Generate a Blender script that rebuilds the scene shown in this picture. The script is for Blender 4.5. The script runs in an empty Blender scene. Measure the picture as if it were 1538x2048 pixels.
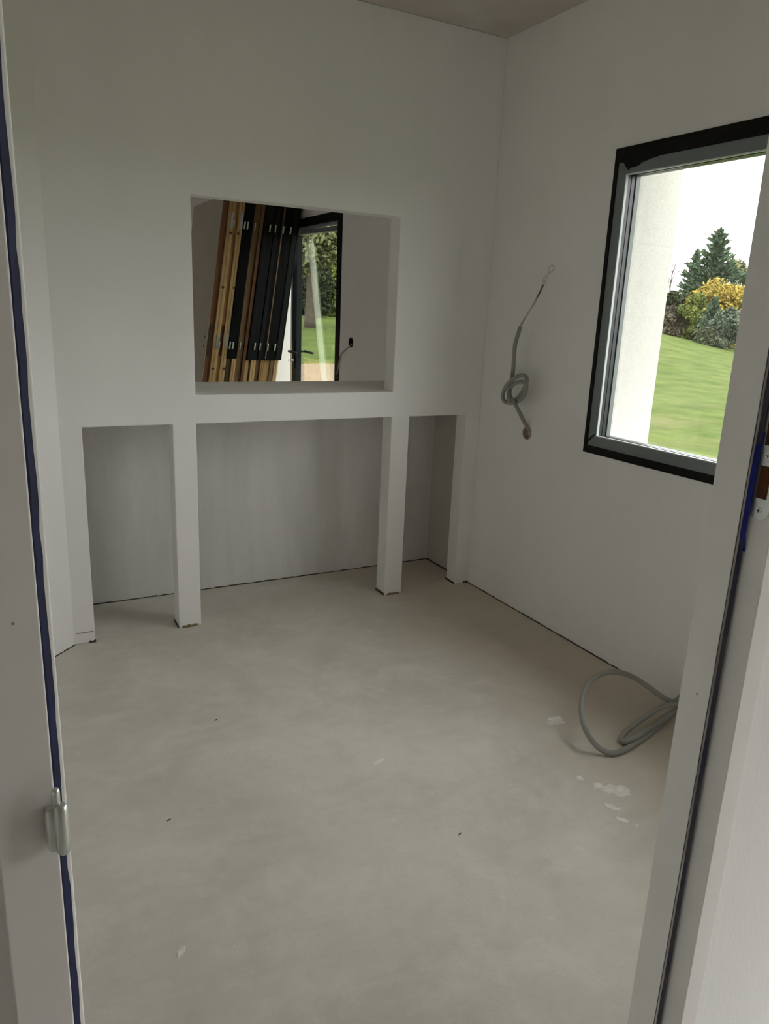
import bpy, bmesh, math, random
import numpy as np
from mathutils import Vector, Matrix

random.seed(7); rng = np.random.default_rng(7)
SC = bpy.context.scene; COL = SC.collection

# ------------------------------------------------------------------ camera
yaw, pit, rol, FPX = math.radians(28.86064762), math.radians(-15.09989557), math.radians(2.41127792), 1494.35
fwd = Vector((math.sin(yaw)*math.cos(pit), math.cos(yaw)*math.cos(pit), math.sin(pit)))
rt0 = Vector((math.cos(yaw), -math.sin(yaw), 0)); up0 = rt0.cross(fwd)
rt = rt0*math.cos(rol) + up0*math.sin(rol); up = up0*math.cos(rol) - rt0*math.sin(rol)
EYE = Vector((0, 0, 1.5))
cd = bpy.data.cameras.new('camera'); cam = bpy.data.objects.new('camera', cd); COL.objects.link(cam)
m = Matrix((rt, up, -fwd)).transposed().to_4x4(); m.translation = EYE; cam.matrix_world = m
cd.sensor_fit = 'VERTICAL'; cd.sensor_height = 36; cd.lens = 36*FPX/2048; cd.clip_start = 0.02; cd.clip_end = 500
SC.camera = cam

def at(px, py, axis, val):
    """world point seen in the photograph at (px, py) on the plane axis = val"""
    d = fwd + rt*((px-769)/FPX) - up*((py-1024)/FPX)
    return EYE + d*((val-EYE[axis])/d[axis])

# ------------------------------------------------------------------ light
SKY = 7.7
w = bpy.data.worlds.new('overcast_sky'); SC.world = w; w.use_nodes = True
nt = w.node_tree; bg = nt.nodes['Background']; bg.inputs[1].default_value = SKY
tc = nt.nodes.new('ShaderNodeTexCoord'); sx = nt.nodes.new('ShaderNodeSeparateXYZ'); rp = nt.nodes.new('ShaderNodeValToRGB')
nt.links.new(tc.outputs['Generated'], sx.inputs[0]); nt.links.new(sx.outputs[2], rp.inputs[0]); nt.links.new(rp.outputs[0], bg.inputs[0])
rp.color_ramp.elements[0].position = 0.0; rp.color_ramp.elements[0].color = (.72, .70, .71, 1)
rp.color_ramp.elements[1].position = 0.7; rp.color_ramp.elements[1].color = (1.0, .975, .975, 1)
SC.view_settings.view_transform = 'Standard'; SC.view_settings.look = 'None'
SC.view_settings.gamma = 1; SC.view_settings.use_curve_mapping = False; SC.view_settings.exposure = 0.0
cy = SC.cycles
cy.max_bounces = 14; cy.diffuse_bounces = 8; cy.glossy_bounces = 6; cy.transmission_bounces = 8; cy.transparent_max_bounces = 16
cy.use_denoising = True; cy.caustics_reflective = False; cy.caustics_refractive = False; cy.sample_clamp_indirect = 6

# ------------------------------------------------------------------ materials
def mat(name, col, rough=.6, metal=0., var=0., scale=4., col2=None, bump=0., bscale=60., spec=.3, stretch=None, detail=6):
    M = bpy.data.materials.new(name); M.use_nodes = True
    n = M.node_tree.nodes; l = M.node_tree.links; b = n['Principled BSDF']
    b.inputs['Roughness'].default_value = rough; b.inputs['Metallic'].default_value = metal
    b.inputs['Specular IOR Level'].default_value = spec
    c = tuple(col)+(1,)
    b.inputs['Base Color'].default_value = c
    if var or col2 or bump:
        t = n.new('ShaderNodeTexCoord'); mp = n.new('ShaderNodeMapping'); l.new(t.outputs['Object'], mp.inputs[0])
        if stretch: mp.inputs['Scale'].default_value = stretch
    if var or col2:
        no = n.new('ShaderNodeTexNoise'); no.inputs['Scale'].default_value = scale; no.inputs['Detail'].default_value = detail
        no.inputs['Roughness'].default_value = .62
        l.new(mp.outputs[0], no.inputs[0]); r = n.new('ShaderNodeValToRGB'); l.new(no.outputs[0], r.inputs[0])
        c2 = col2 if col2 else tuple(x*(1-var) for x in col)
        r.color_ramp.elements[0].position = .36; r.color_ramp.elements[0].color = tuple(c2)+(1,)
        r.color_ramp.elements[1].position = .64; r.color_ramp.elements[1].color = c
        l.new(r.outputs[0], b.inputs['Base Color'])
    if bump:
        n2 = n.new('ShaderNodeTexNoise'); n2.inputs['Scale'].default_value = bscale; n2.inputs['Detail'].default_value = 4
        l.new(mp.outputs[0], n2.inputs[0]); bp = n.new('ShaderNodeBump'); bp.inputs['Strength'].default_value = bump
        bp.inputs['Distance'].default_value = .01; l.new(n2.outputs[0], bp.inputs['Height']); l.new(bp.outputs[0], b.inputs['Normal'])
    return M

def glass_mat(name, tint, refl):
    M = bpy.data.materials.new(name); M.use_nodes = True
    n = M.node_tree.nodes; l = M.node_tree.links; n.clear()
    o = n.new('ShaderNodeOutputMaterial'); tr = n.new('ShaderNodeBsdfTransparent'); gl = n.new('ShaderNodeBsdfGlossy')
    gl.inputs['Roughness'].default_value = 0.0; gl.inputs['Color'].default_value = (1, 1, 1, 1)
    tr.inputs['Color'].default_value = tuple(tint)+(1,)
    fr = n.new('ShaderNodeFresnel'); ge = n.new('ShaderNodeNewGeometry'); mr = n.new('ShaderNodeMapRange')
    mr.inputs[3].default_value = 1.5; mr.inputs[4].default_value = 1/1.5      # the same mirror strength from both faces of the pane
    l.new(ge.outputs['Backfacing'], mr.inputs[0]); l.new(mr.outputs[0], fr.inputs[0])
    mu = n.new('ShaderNodeMath'); mu.operation = 'MULTIPLY'; mu.use_clamp = True; mu.inputs[1].default_value = refl
    mx = n.new('ShaderNodeMixShader'); l.new(fr.outputs[0], mu.inputs[0]); l.new(mu.outputs[0], mx.inputs[0])
    l.new(tr.outputs[0], mx.inputs[1]); l.new(gl.outputs[0], mx.inputs[2]); l.new(mx.outputs[0], o.inputs[0])
    return M

def plaster_mat(name, col, var, vscale):
    """primed white plasterboard: broad roller / sanding marks and a fine grain"""
    M = mat(name, col, .85, var=var, scale=1.3, bump=.06, bscale=180, spec=.15, stretch=(vscale, vscale, .35))
    return M

P = plaster_mat('white_plaster', (.87, .858, .848), .05, 1.0)
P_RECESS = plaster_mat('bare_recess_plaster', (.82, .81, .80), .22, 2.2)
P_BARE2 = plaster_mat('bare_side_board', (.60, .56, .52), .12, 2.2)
P_HALL = plaster_mat('hall_plaster', (.81, .83, .82), .03, 1.0)
P_HALL_DARK = plaster_mat('darkened_hall_board', (.33, .325, .315), .05, 1.0)  # unseen hall wall, darkened to cut the light it bounces
CEIL = mat('ceiling_board', (.80, .77, .73), .9, col2=(.56, .51, .46), scale=1.1, bump=.04, bscale=120, detail=3)
REND = mat('white_render', (.60, .585, .555), .9, var=.06, scale=30, bump=.25, bscale=160)
PAINT = mat('white_primed_frame', (.80, .80, .785), .55, var=.04, scale=8, spec=.35)
BLACK = mat('black_trim', (.006, .006, .006), .5, var=.3, scale=20, spec=.15)
GREY = mat('grey_protective_film', (.20, .225, .23), .42, var=.12, scale=6, spec=.4)
DARKGREY = mat('dark_anthracite', (.025, .03, .036), .35, var=.1, scale=6, spec=.5)
PALE_FRAME = mat('pale_frame', (.62, .68, .70), .35)
ZINC = mat('zinc_steel', (.62, .66, .63), .38, metal=.85, var=.1, scale=40)
STEEL = mat('bright_steel', (.75, .74, .72), .3, metal=.7)
RECESSWOOD = mat('dark_mortise_wood', (.10, .035, .012), .8, var=.3, scale=60)
GAP = mat('dark_joint', (.10, .085, .07), .95, var=.4, scale=40)  # dirty gaps and holes, their shade put into the colour
FOAM = mat('tan_sole_plate', (.30, .22, .11), .9, var=.4, scale=60)
CONDUIT = mat('grey_conduit', (.32, .315, .29), .5, var=.06, scale=20, bump=.25, bscale=300)
WIRE = mat('pale_wire', (.50, .49, .46), .5)
WIRED = mat('dark_wire', (.10, .09, .09), .5)
BOXMAT = mat('brown_box_plastic', (.42, .30, .25), .6)
STILE = mat('matt_anthracite', (.018, .021, .025), .65, spec=.12)
BLACKPL = mat('black_plastic', (.015, .014, .014), .5)
FILM = mat('black_wrap', (.005, .005, .006), .55, var=.3, scale=9, bump=.2, bscale=14, spec=.12, stretch=(3, 3, .3))
FILMG = mat('dull_black_wrap', (.012, .013, .016), .55, var=.3, scale=9, bump=.15, bscale=14, spec=.15, stretch=(3, 3, .3))
PINE = mat('pale_pine', (.62, .43, .22), .6, col2=(.52, .34, .16), scale=5, stretch=(9, 9, .5), bump=.03)
PINE2 = mat('amber_pine', (.46, .28, .12), .6, col2=(.36, .20, .08), scale=5, stretch=(9, 9, .5), bump=.03)
REDWOOD = mat('red_brown_wood', (.26, .115, .060), .6, col2=(.20, .085, .045), scale=5, stretch=(9, 9, .5), bump=.03)
BROWNW = mat('dark_brown_wood', (.20, .125, .065), .6, col2=(.15, .09, .045), scale=5, stretch=(9, 9, .5), bump=.03)
LEAFFACE = mat('door_skin', (.40, .365, .30), .7, var=.06, scale=3)
WHITESKIN = mat('primed_door_skin', (.80, .80, .76), .6)
KNOT = mat('pine_knot', (.12, .06, .025), .7)
SPLAT = mat('dry_plaster', (.87, .85, .81), .95, var=.18, scale=40, bump=.3, bscale=120)
SPECK = mat('dark_debris', (.10, .08, .06), .9)
MARK = mat('grey_scuff', (.30, .28, .25), .9)
GLASS = glass_mat('window_glass', (.96, .98, .96), 1.2)
GLASSD = glass_mat('door_glass', (.90, .95, .89), 2.6)

def floor_mat():
    M = bpy.data.materials.new('dusty_screed'); M.use_nodes = True
    n = M.node_tree.nodes; l = M.node_tree.links; b = n['Principled BSDF']; b.inputs['Roughness'].default_value = .9
    b.inputs['Specular IOR Level'].default_value = .15
    t = n.new('ShaderNodeTexCoord')
    def noise(s, d=6, r=.6, dist=0.):
        a = n.new('ShaderNodeTexNoise'); a.inputs['Scale'].default_value = s; a.inputs['Detail'].default_value = d
        a.inputs['Roughness'].default_value = r; a.inputs['Distortion'].default_value = dist; l.new(t.outputs['Object'], a.inputs[0]); return a
    def ramp(src, p0, c0, p1, c1):
        a = n.new('ShaderNodeValToRGB'); l.new(src, a.inputs[0]); e = a.color_ramp.elements
        e[0].position, e[0].color, e[1].position, e[1].color = p0, tuple(c0)+(1,), p1, tuple(c1)+(1,); return a
    base = ramp(noise(1.5, 8, .65, .4).outputs[0], .35, (.56, .525, .48), .65, (.68, .655, .61))
    dust = ramp(noise(5, 10, .72, .5).outputs[0], .48, (0, 0, 0), .74, (.60, .60, .60))
    fine = ramp(noise(38, 6, .7).outputs[0], .58, (0, 0, 0), .76, (.45, .45, .45))
    m1 = n.new('ShaderNodeMix'); m1.data_type = 'RGBA'; l.new(dust.outputs[0], m1.inputs[0]); l.new(base.outputs[0], m1.inputs[6]); m1.inputs[7].default_value = (.74, .72, .68, 1)
    sep = n.new('ShaderNodeSeparateXYZ'); l.new(t.outputs['Object'], sep.inputs[0])
    wob = n.new('ShaderNodeMath'); wob.operation = 'MULTIPLY_ADD'; l.new(noise(1.6, 7, .65).outputs[0], wob.inputs[0]); wob.inputs[1].default_value = 1.5; l.new(sep.outputs[0], wob.inputs[2])
    brn = n.new('ShaderNodeMapRange'); brn.inputs[1].default_value = 2.25; brn.inputs[2].default_value = 2.85; brn.inputs[3].default_value = 0; brn.inputs[4].default_value = .8
    l.new(wob.outputs[0], brn.inputs[0])
    m0 = n.new('ShaderNodeMix'); m0.data_type = 'RGBA'; l.new(brn.outputs[0], m0.inputs[0]); l.new(m1.outputs[2], m0.inputs[6]); m0.inputs[7].default_value = (.58, .50, .42, 1)
    m2 = n.new('ShaderNodeMix'); m2.data_type = 'RGBA'; l.new(fine.outputs[0], m2.inputs[0]); l.new(m0.outputs[2], m2.inputs[6]); m2.inputs[7].default_value = (.50, .465, .42, 1)
    mp = n.new('ShaderNodeMapping'); mp.inputs['Rotation'].default_value = (0, 0, .55); mp.inputs['Scale'].default_value = (5, 16, 1); l.new(t.outputs['Object'], mp.inputs[0])
    stn = n.new('ShaderNodeTexNoise'); stn.inputs['Scale'].default_value = 1.0; stn.inputs['Detail'].default_value = 8; stn.inputs['Roughness'].default_value = .7; l.new(mp.outputs[0], stn.inputs[0])
    sr = ramp(stn.outputs[0], .34, (.965, .96, .95), .66, (1.02, 1.02, 1.015))
    m3 = n.new('ShaderNodeMix'); m3.data_type = 'RGBA'; m3.blend_type = 'MULTIPLY'; m3.inputs[0].default_value = 1; l.new(m2.outputs[2], m3.inputs[6]); l.new(sr.outputs[0], m3.inputs[7])
    spk = ramp(noise(13, 3, .5, .3).outputs[0], .70, (0, 0, 0), .76, (.55, .55, .55))
    m4 = n.new('ShaderNodeMix'); m4.data_type = 'RGBA'; l.new(spk.outputs[0], m4.inputs[0]); l.new(m3.outputs[2], m4.inputs[6]); m4.inputs[7].default_value = (.76, .74, .70, 1)
    l.new(m4.outputs[2], b.inputs['Base Color'])
    bp = n.new('ShaderNodeBump'); bp.inputs['Strength'].default_value = .12; bp.inputs['Distance'].default_value = .01
    l.new(noise(90, 5).outputs[0], bp.inputs['Height']); l.new(bp.outputs[0], b.inputs['Normal'])
    return M
FLOOR = floor_mat()

def gasket_mat(name, blue, edge):
    """blue rubber seal with ragged white paint smears"""
    return mat(name, blue, .6, col2=edge, scale=26, stretch=(1, 1, .5), detail=8)
GASKET = mat('navy_gasket', (.014, .020, .070), .6, var=.35, scale=30)
GASKET_DIRTY = mat('paint_smeared_gasket', (.030, .030, .075), .6, col2=(.10, .095, .12), scale=30, stretch=(1, 1, .35))
GASKET_BRIGHT = mat('bright_blue_gasket', (.018, .028, .28), .5, var=.25, scale=20)
SMEAR = mat('paint_smear', (.74, .72, .69), .7, col2=(.34, .32, .32), scale=26, stretch=(1, 1, .25), detail=9)

# ------------------------------------------------------------------ mesh helpers
class MB:
    def __init__(s): s.v = []; s.f = []
    def add(s, vs, fs):
        k = len(s.v); s.v += [tuple(v) for v in vs]; s.f += [tuple(i+k for i in f) for f in fs]; return s
    def box(s, a, b):
        x0, y0, z0 = a; x1, y1, z1 = b
        return s.add([(x0,y0,z0),(x1,y0,z0),(x1,y1,z0),(x0,y1,z0),(x0,y0,z1),(x1,y0,z1),(x1,y1,z1),(x0,y1,z1)],
                     [(0,3,2,1),(4,5,6,7),(0,1,5,4),(1,2,6,5),(2,3,7,6),(3,0,4,7)])
    def prism(s, pts, ext):
        """closed polygon extruded by the vector ext"""
        e = Vector(ext); n = len(pts); a = [Vector(p) for p in pts]; b = [p+e for p in a]
        return s.add(a+b, [tuple(range(n-1, -1, -1)), tuple(range(n, 2*n))]+[(i, (i+1) % n, n+(i+1) % n, n+i) for i in range(n)])
    def tube(s, pts, rad, seg=10, cap=True):
        P_ = [Vector(p) for p in pts]; n = len(P_); rr = rad if hasattr(rad, '__len__') else [rad]*n
        nrm = None; vs = []
        for i in range(n):
            t = (P_[min(i+1, n-1)]-P_[max(i-1, 0)]).normalized()
            if nrm is None:
                nrm = t.orthogonal().normalized()
            nrm = (nrm - t*nrm.dot(t)).normalized(); bn = t.cross(nrm)
            for k in range(seg):
                a = 2*math.pi*k/seg; vs.append(P_[i]+(nrm*math.cos(a)+bn*math.sin(a))*rr[i])
        fs = [(i*seg+k, i*seg+(k+1) % seg, (i+1)*seg+(k+1) % seg, (i+1)*seg+k) for i in range(n-1) for k in range(seg)]
        if cap: fs += [tuple(range(seg-1, -1, -1)), tuple((n-1)*seg+k for k in range(seg))]
        return s.add(vs, fs)
    def build(s, name, m, parent=None, bevel=0., smooth=False, merge=False, seg=2):
        me = bpy.data.meshes.new(name); me.from_pydata(s.v, [], s.f)
        bm = bmesh.new(); bm.from_mesh(me)
        if merge: bmesh.ops.remove_doubles(bm, verts=bm.verts, dist=1e-5)
        bmesh.ops.recalc_face_normals(bm, faces=bm.faces); bm.to_mesh(me); bm.free()
        me.materials.append(m)
        o = bpy.data.objects.new(name, me); COL.objects.link(o)
        if parent: o.parent = parent; o.matrix_parent_inverse = parent.matrix_world.inverted()
        if smooth:
            for p in me.polygons: p.use_smooth = True
        if bevel:
            b = o.modifiers.new('bevel', 'BEVEL'); b.width = bevel; b.segments = seg; b.limit_method = 'ANGLE'
        return o

def catmull(pts, n=8):
    Q = [Vector(p) for p in pts]; Q = [Q[0]*2-Q[1]]+Q+[Q[-1]*2-Q[-2]]; out = []
    for i in range(1, len(Q)-2):
        for k in range(n):
            t = k/n; a, b, c, d = Q[i-1], Q[i], Q[i+1], Q[i+2]
            out.append(.5*((2*b)+(c-a)*t+(2*a-5*b+4*c-d)*t*t+(3*b-a-3*c+d)*t**3))
    out.append(Q[-2]); return out

def tag(o, label=None, cat=None, group=None, kind=None):
    for k, v in (('label', label), ('category', cat), ('group', group), ('kind', kind)):
        if v: o[k] = v
    return o
def structure(o, label=None): return tag(o, label, kind='structure')
def empty(name, loc=(0, 0, 0)):
    o = bpy.data.objects.new(name, None); COL.objects.link(o); o.location = loc; o.empty_display_size = .1
    bpy.context.view_layer.update(); return o

def wall_grid(axis, us, vs, holes, w0, w1):
    """a slab across `axis` (0: wall runs along y, 1: wall runs along x) cut on the lines us, vs; holes = set of empty cells"""
    B = MB(); nu, nv = len(us)-1, len(vs)-1
    full = lambda i, j: 0 <= i < nu and 0 <= j < nv and (i, j) not in holes
    def pt(u, v, w_): return (w_, u, v) if axis == 0 else (u, w_, v)
    def quad(a, b, c, d): B.add([a, b, c, d], [(0, 1, 2, 3)])
    for i in range(nu):
        for j in range(nv):
            if not full(i, j): continue
            u0, u1, v0, v1 = us[i], us[i+1], vs[j], vs[j+1]
            for w_ in (w0, w1): quad(pt(u0,v0,w_), pt(u1,v0,w_), pt(u1,v1,w_), pt(u0,v1,w_))
            if not full(i-1, j): quad(pt(u0,v0,w0), pt(u0,v0,w1), pt(u0,v1,w1), pt(u0,v1,w0))
            if not full(i+1, j): quad(pt(u1,v0,w0), pt(u1,v0,w1), pt(u1,v1,w1), pt(u1,v1,w0))
            if not full(i, j-1): quad(pt(u0,v0,w0), pt(u1,v0,w0), pt(u1,v0,w1), pt(u0,v0,w1))
            if not full(i, j+1): quad(pt(u0,v1,w0), pt(u1,v1,w0), pt(u1,v1,w1), pt(u0,v1,w1))
    return B

def cut(o, cutter):
    md = o.modifiers.new('cut', 'BOOLEAN'); md.object = cutter; md.operation = 'DIFFERENCE'; md.solver = 'EXACT'
    bpy.context.view_layer.update()
    dg = bpy.context.evaluated_depsgraph_get(); me = bpy.data.meshes.new_from_object(o.evaluated_get(dg))
    o.modifiers.clear(); o.data = me; bpy.data.objects.remove(cutter)

# ------------------------------------------------------------------ the room
R, F, F2, L, C = 2.4045, 3.331, 3.427, .285, 2.7885
LT, NB, NT = .974, 1.103, 1.934          # lower openings' head, niche sill, niche head
B0, B1 = 3.782, 3.887                    # recess back panel
RO = R+.38                               # outside face of the exterior wall
YN0, YN1 = .575, .628                    # partition with the doorway
YB = 8.3; XL = -1.6; YH = -2.2           # far end of the next room, left side, back of the hall

structure(MB().box((XL-.1, YH-.1, -.12), (RO, YB+.1, 0)).build('floor', FLOOR))
structure(MB().box((XL-.1, YH-.1, C), (RO, YB+.1, C+.15)).build('ceiling', CEIL))

# partition with the niche, the three lower openings and their posts
us = [XL, .373, .749, .854, 1.8555, 1.961, 2.316, R]
vs = [0, LT, NB, NT, C]
wb = wall_grid(1, us, vs, {(1, 0), (3, 0), (5, 0), (3, 2)}, F, F2).build('wall_back', P, merge=True, bevel=.004)
structure(wb)
# closed back of the lower recess and the shelf on top of it
structure(MB().box((.02, B0, 0), (R-.001, B1, NB-.04)).build('wall_recess', P_RECESS))
structure(MB().box((.02, F2-.001, NB-.04), (R-.001, B1, NB)).build('trim_1', P, bevel=.003))
structure(MB().box((.02, F2, 0), (.10, B0, NB-.04)).build('wall_recess_side', P_RECESS))
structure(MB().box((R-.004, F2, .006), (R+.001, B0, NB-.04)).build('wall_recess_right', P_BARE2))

# exterior wall on the right, running on into the next room and back into the hall
W_Y0, W_Y1, W_Z0, W_Z1 = .78, 2.495, .9496, 2.122       # window
D_Y0, D_Y1, D_Z1 = 5.20, 6.90, 2.122                     # glazed door of the next room
H_Y0, H_Y1 = -.85, .35                                 # unseen hall window, added to brighten the right door casing
us = [YH-.1, H_Y0, H_Y1, W_Y0, W_Y1, D_Y0, D_Y1, YB+.1]; vs = [0, .9, W_Z0, W_Z1, C]
holes = {(1, 1), (1, 2), (1, 0), (3, 2), (5, 0), (5, 1), (5, 2)}
wr = wall_grid(0, us, vs, holes, R, R+.10).build('wall_right', P, merge=True)
structure(wr)
def cyl_x(c, r, x0, x1, seg=40):
    B = MB(); B.tube([(x0, c[1], c[2]), (x1, c[1], c[2])], r, seg); return B
hole_c = at(1054, 866, 0, R)
hole_d = at(702, 685, 0, R)
for hc, hr in ((hole_c, .034), (hole_d, .036)):
    cut(wr, cyl_x(hc, hr, R-.05, R+.06).build('cutter', P))
# outer leaf in white render; its openings run higher and lower than the frames
vo = [-.15, .68, W_Z0, D_Z1+.25, C+.1]
structure(wall_grid(0, [YH-.1, H_Y0, H_Y1, W_Y0, W_Y1, D_Y0, D_Y1, YB+.1], vo, {(1, 0), (1, 1), (1, 2), (3, 1), (3, 2), (5, 0), (5, 1), (5, 2)}, R+.10, RO).build('wall_right_outer', REND, merge=True))

# slanted wall at the left and the rest of the shell
S45 = MB().prism([(L, F, 0), (L-.9, F-.9, 0), (L-.9-.07, F-.9+.07, 0), (L-.07, F+.0, 0)], (0, 0, C))
structure(S45.build('wall_left', P))
structure(MB().box((L-.97, YN1, 0), (L-.9, F-.87, C)).build('wall_left_side', P))
structure(MB().box((XL-.1, YB, 0), (RO, YB+.1, C)).build('wall_far', P))
us = [YH-.1, 6.4, 6.9, YB]; vs = [0, 1.0, 1.8, C]  # unseen opening added for light and reflections in the next room
structure(wall_grid(0, us, vs, {(1, 1)}, XL-.1, XL).build('wall_far_left', P, merge=True))
structure(MB().box((XL, YH-.1, 0), (R, YH, C)).build('wall_hall', P_HALL_DARK))
us = [XL, 0.0, .885, R]; vs = [0, 2.10, C]
structure(wall_grid(1, us, vs, {(1, 0)}, YN0, YN1).build('wall_front', P_HALL, merge=True, bevel=.002))

# dark strips painting the shade of the dirty gap under the boards; no baseboards
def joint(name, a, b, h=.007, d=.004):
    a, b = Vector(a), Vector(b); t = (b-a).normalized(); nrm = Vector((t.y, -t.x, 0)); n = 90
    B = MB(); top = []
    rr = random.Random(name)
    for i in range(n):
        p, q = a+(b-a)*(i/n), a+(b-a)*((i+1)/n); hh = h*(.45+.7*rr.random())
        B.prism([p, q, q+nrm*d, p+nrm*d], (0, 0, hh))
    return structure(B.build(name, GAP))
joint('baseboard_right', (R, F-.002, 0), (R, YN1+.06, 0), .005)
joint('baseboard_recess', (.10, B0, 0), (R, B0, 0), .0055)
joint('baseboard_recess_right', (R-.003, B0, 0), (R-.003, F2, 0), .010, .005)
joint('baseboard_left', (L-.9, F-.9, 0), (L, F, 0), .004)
# ragged feet of the posts: tan sole plates showing under the board
def foot(name, x0, x1, h, mt=FOAM, x_in=0):
    B = MB(); n = 6
    for i in range(n):
        u0 = x0+(x1-x0)*i/n; u1 = x0+(x1-x0)*(i+1)/n; hh = h*(.6+.6*random.random())
        B.box((u0, F-.004, 0), (u1, F+.01, hh))
    return structure(B.build(name, mt))
foot('trim_4', .765, .835, .014)
foot('trim_5', 1.872, 1.945, .013)
foot('trim_6', .345, .375, .010, GAP)
foot('trim_7', 2.37, 2.402, .012, GAP)
structure(MB().box((1.851, F+.004, 0), (1.857, F2, .012)).build('trim_8', GAP))
structure(MB().box((.745, F+.004, 0), (.751, F2, .010)).build('trim_9', GAP))
structure(MB().box((2.312, F+.004, 0), (2.318, F2, .009)).build('trim_10', GAP))
structure(MB().box((.296, F-.003, .052), (.366, F, .055)).build('trim_11', MARK))

# ------------------------------------------------------------------ doorway frame in front of the camera
XS0, XS1 = .0359, .850      # stops
XR0, XR1 = .0254, .866      # rebates
YC, YS, YF2 = .560, .595, .6425
HZ = 2.055
fr = MB()
right_prof = [(XR1, YC), (XR1+.037, YC), (XR1+.037, YN0), (.885, YN0), (.885, YN1), (XR1+.037, YN1), (XR1+.037, YF2), (XS1, YF2), (XS1, YS), (XR1, YS)]
left_prof = [(XR0, YC), (-.017, YC), (-.017, YN0), (0.0, YN0), (0.0, YN1), (-.017, YN1), (-.017, YF2), (XS0, YF2), (XS0, YS), (XR0, YS)]
door1 = MB().prism([(x, y, 0) for x, y in right_prof], (0, 0, HZ)).build('door_1', PAINT, bevel=.0012)
structure(door1, 'white primed door frame of the doorway in the foreground')
MB().prism([(x, y, 0) for x, y in left_prof], (0, 0, HZ)).build('door_jamb', PAINT, door1, bevel=.0012)
hd = MB(); hd.box((-.017, YC, HZ), (XR1+.037, YN0, HZ+.055)); hd.box((XS0, YS, HZ-.016), (XS1, YF2, HZ)); hd.box((0.0, YN0, HZ), (.885, YF2, 2.10))
hd.build('door_head', PAINT, door1, bevel=.0012)
# seals pushed into the corner of the rebates
def strip(name, x0, x1, y, z0, z1, mt, th=.004, wob=.0006, par=door1, step=.02, taper=False):
    """thin soft strip lying against the stop, its edges slightly uneven"""
    rr = random.Random(name+str(z0)); n = max(2, int((z1-z0)/step)); B = MB(); vs = []; xa = x0
    for i in range(n+1):
        z = z0+(z1-z0)*i/n; x0 = xa+(x1-xa)*.85*max(0, 1-min(i, n-i)/4.0) if taper else xa; a = x0+rr.uniform(-wob, wob); b = x1+rr.uniform(-wob, wob)
        vs += [(a, y, z), ((a+b)/2, y-th, z), (b, y, z)]
    fs = []
    for i in range(n):
        k = 3*i; fs += [(k, k+1, k+4, k+3), (k+1, k+2, k+5, k+4), (k+2, k, k+3, k+5)]
    B.add(vs, fs+[(0, 2, 1), (3*n, 3*n+1, 3*n+2)])
    return B.build(name, mt, par)
strip('door_gasket', XR0-.002, XR0+.0075, YS, 0, HZ, GASKET, .003, .0007)
strip('door_gasket', XS1+.0066, XR1, YS, 0, HZ, GASKET_DIRTY, .004, .0004)
tag(strip('door_gasket', XS1+.0035, XR1-.0005, YS, 1.215, 1.372, GASKET_BRIGHT, .0055, .0002, step=.006, taper=True), 'bright blue stretch of door seal')
strip('door_gasket', XS1+.0002, XS1+.0014, YS, 0, HZ, GASKET_DIRTY, .0008, .0003)
strip('paint_smear', XS1+.0012, XS1+.0068, YS, 0, HZ, SMEAR, .0012, .0006)
# strike plate let into the right rebate
def rounded(y0, y1, z0, z1, r, seg=7):
    pts = []
    for cy_, cz, a0 in ((y1-r, z1-r, 0), (y0+r, z1-r, 90), (y0+r, z0+r, 180), (y1-r, z0+r, 270)):
        for k in range(seg+1):
            a = math.radians(a0+90*k/seg); pts.append((cy_+r*math.cos(a), cz+r*math.sin(a)))
    return pts
sp0, sp1 = .5665, .5945
sz0 = 1.2605
pl = MB().prism([(XR1, y, z) for y, z in rounded(sp0, sp1, sz0, sz0+.215, .0135)], (-.0016, 0, 0)).build('strike_plate', ZINC, door1, bevel=.0006)
for z0, z1 in ((sz0+.028, sz0+.070), (sz0+.096, sz0+.150)):
    MB().box((XR1-.0019, sp0+.0065, z0), (XR1-.0012, sp1-.0065, z1)).build('latch_opening', RECESSWOOD, pl)
def screw(c, r, par):
    B = MB(); B.tube([(c[0], c[1], c[2]), (c[0]-.0012, c[1], c[2])], r, 16); o = B.build('screw', STEEL, par)
    B = MB(); B.box((c[0]-.0015, c[1]-r*.7, c[2]-.0006), (c[0]-.0011, c[1]+r*.7, c[2]+.0006)); B.box((c[0]-.0015, c[1]-.0006, c[2]-r*.7), (c[0]-.0011, c[1]+.0006, c[2]+r*.7))
    B.build('screw_slot', SPECK, par); return o
for z in (sz0+.0125, sz0+.083, sz0+.2):
    screw((XR1-.0016, (sp0+sp1)/2, z), .0036, pl)
# hinge knuckle on the left jamb
hg = MB()
hx, hy = .0248, .5495
def capsule(B, x, y, z0, z1, r, rnd):
    zs = [z0, z0+rnd*.3, z0+rnd, z1-rnd, z1-rnd*.3, z1]; rs = [r*.55, r*.85, r, r, r*.85, r*.55]
    B.tube([(x, y, z) for z in zs], rs, 18)
capsule(hg, hx-.0028, hy+.003, 1.081, 1.119, .0052, .006)
capsule(hg, hx+.0035, hy, 1.078, 1.1225, .0058, .007)
hng = hg.build('hinge', ZINC, door1, smooth=True)
pin = MB(); capsule(pin, hx+.001, hy+.001, 1.121, 1.1365, .0031, .003); pin.build('hinge_pin', ZINC, hng, smooth=True)
MB().box((hx-.006, hy+.004, 1.084), (hx+.006, YC+.001, 1.117)).build('hinge_leaf', ZINC, hng, bevel=.001)
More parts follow.
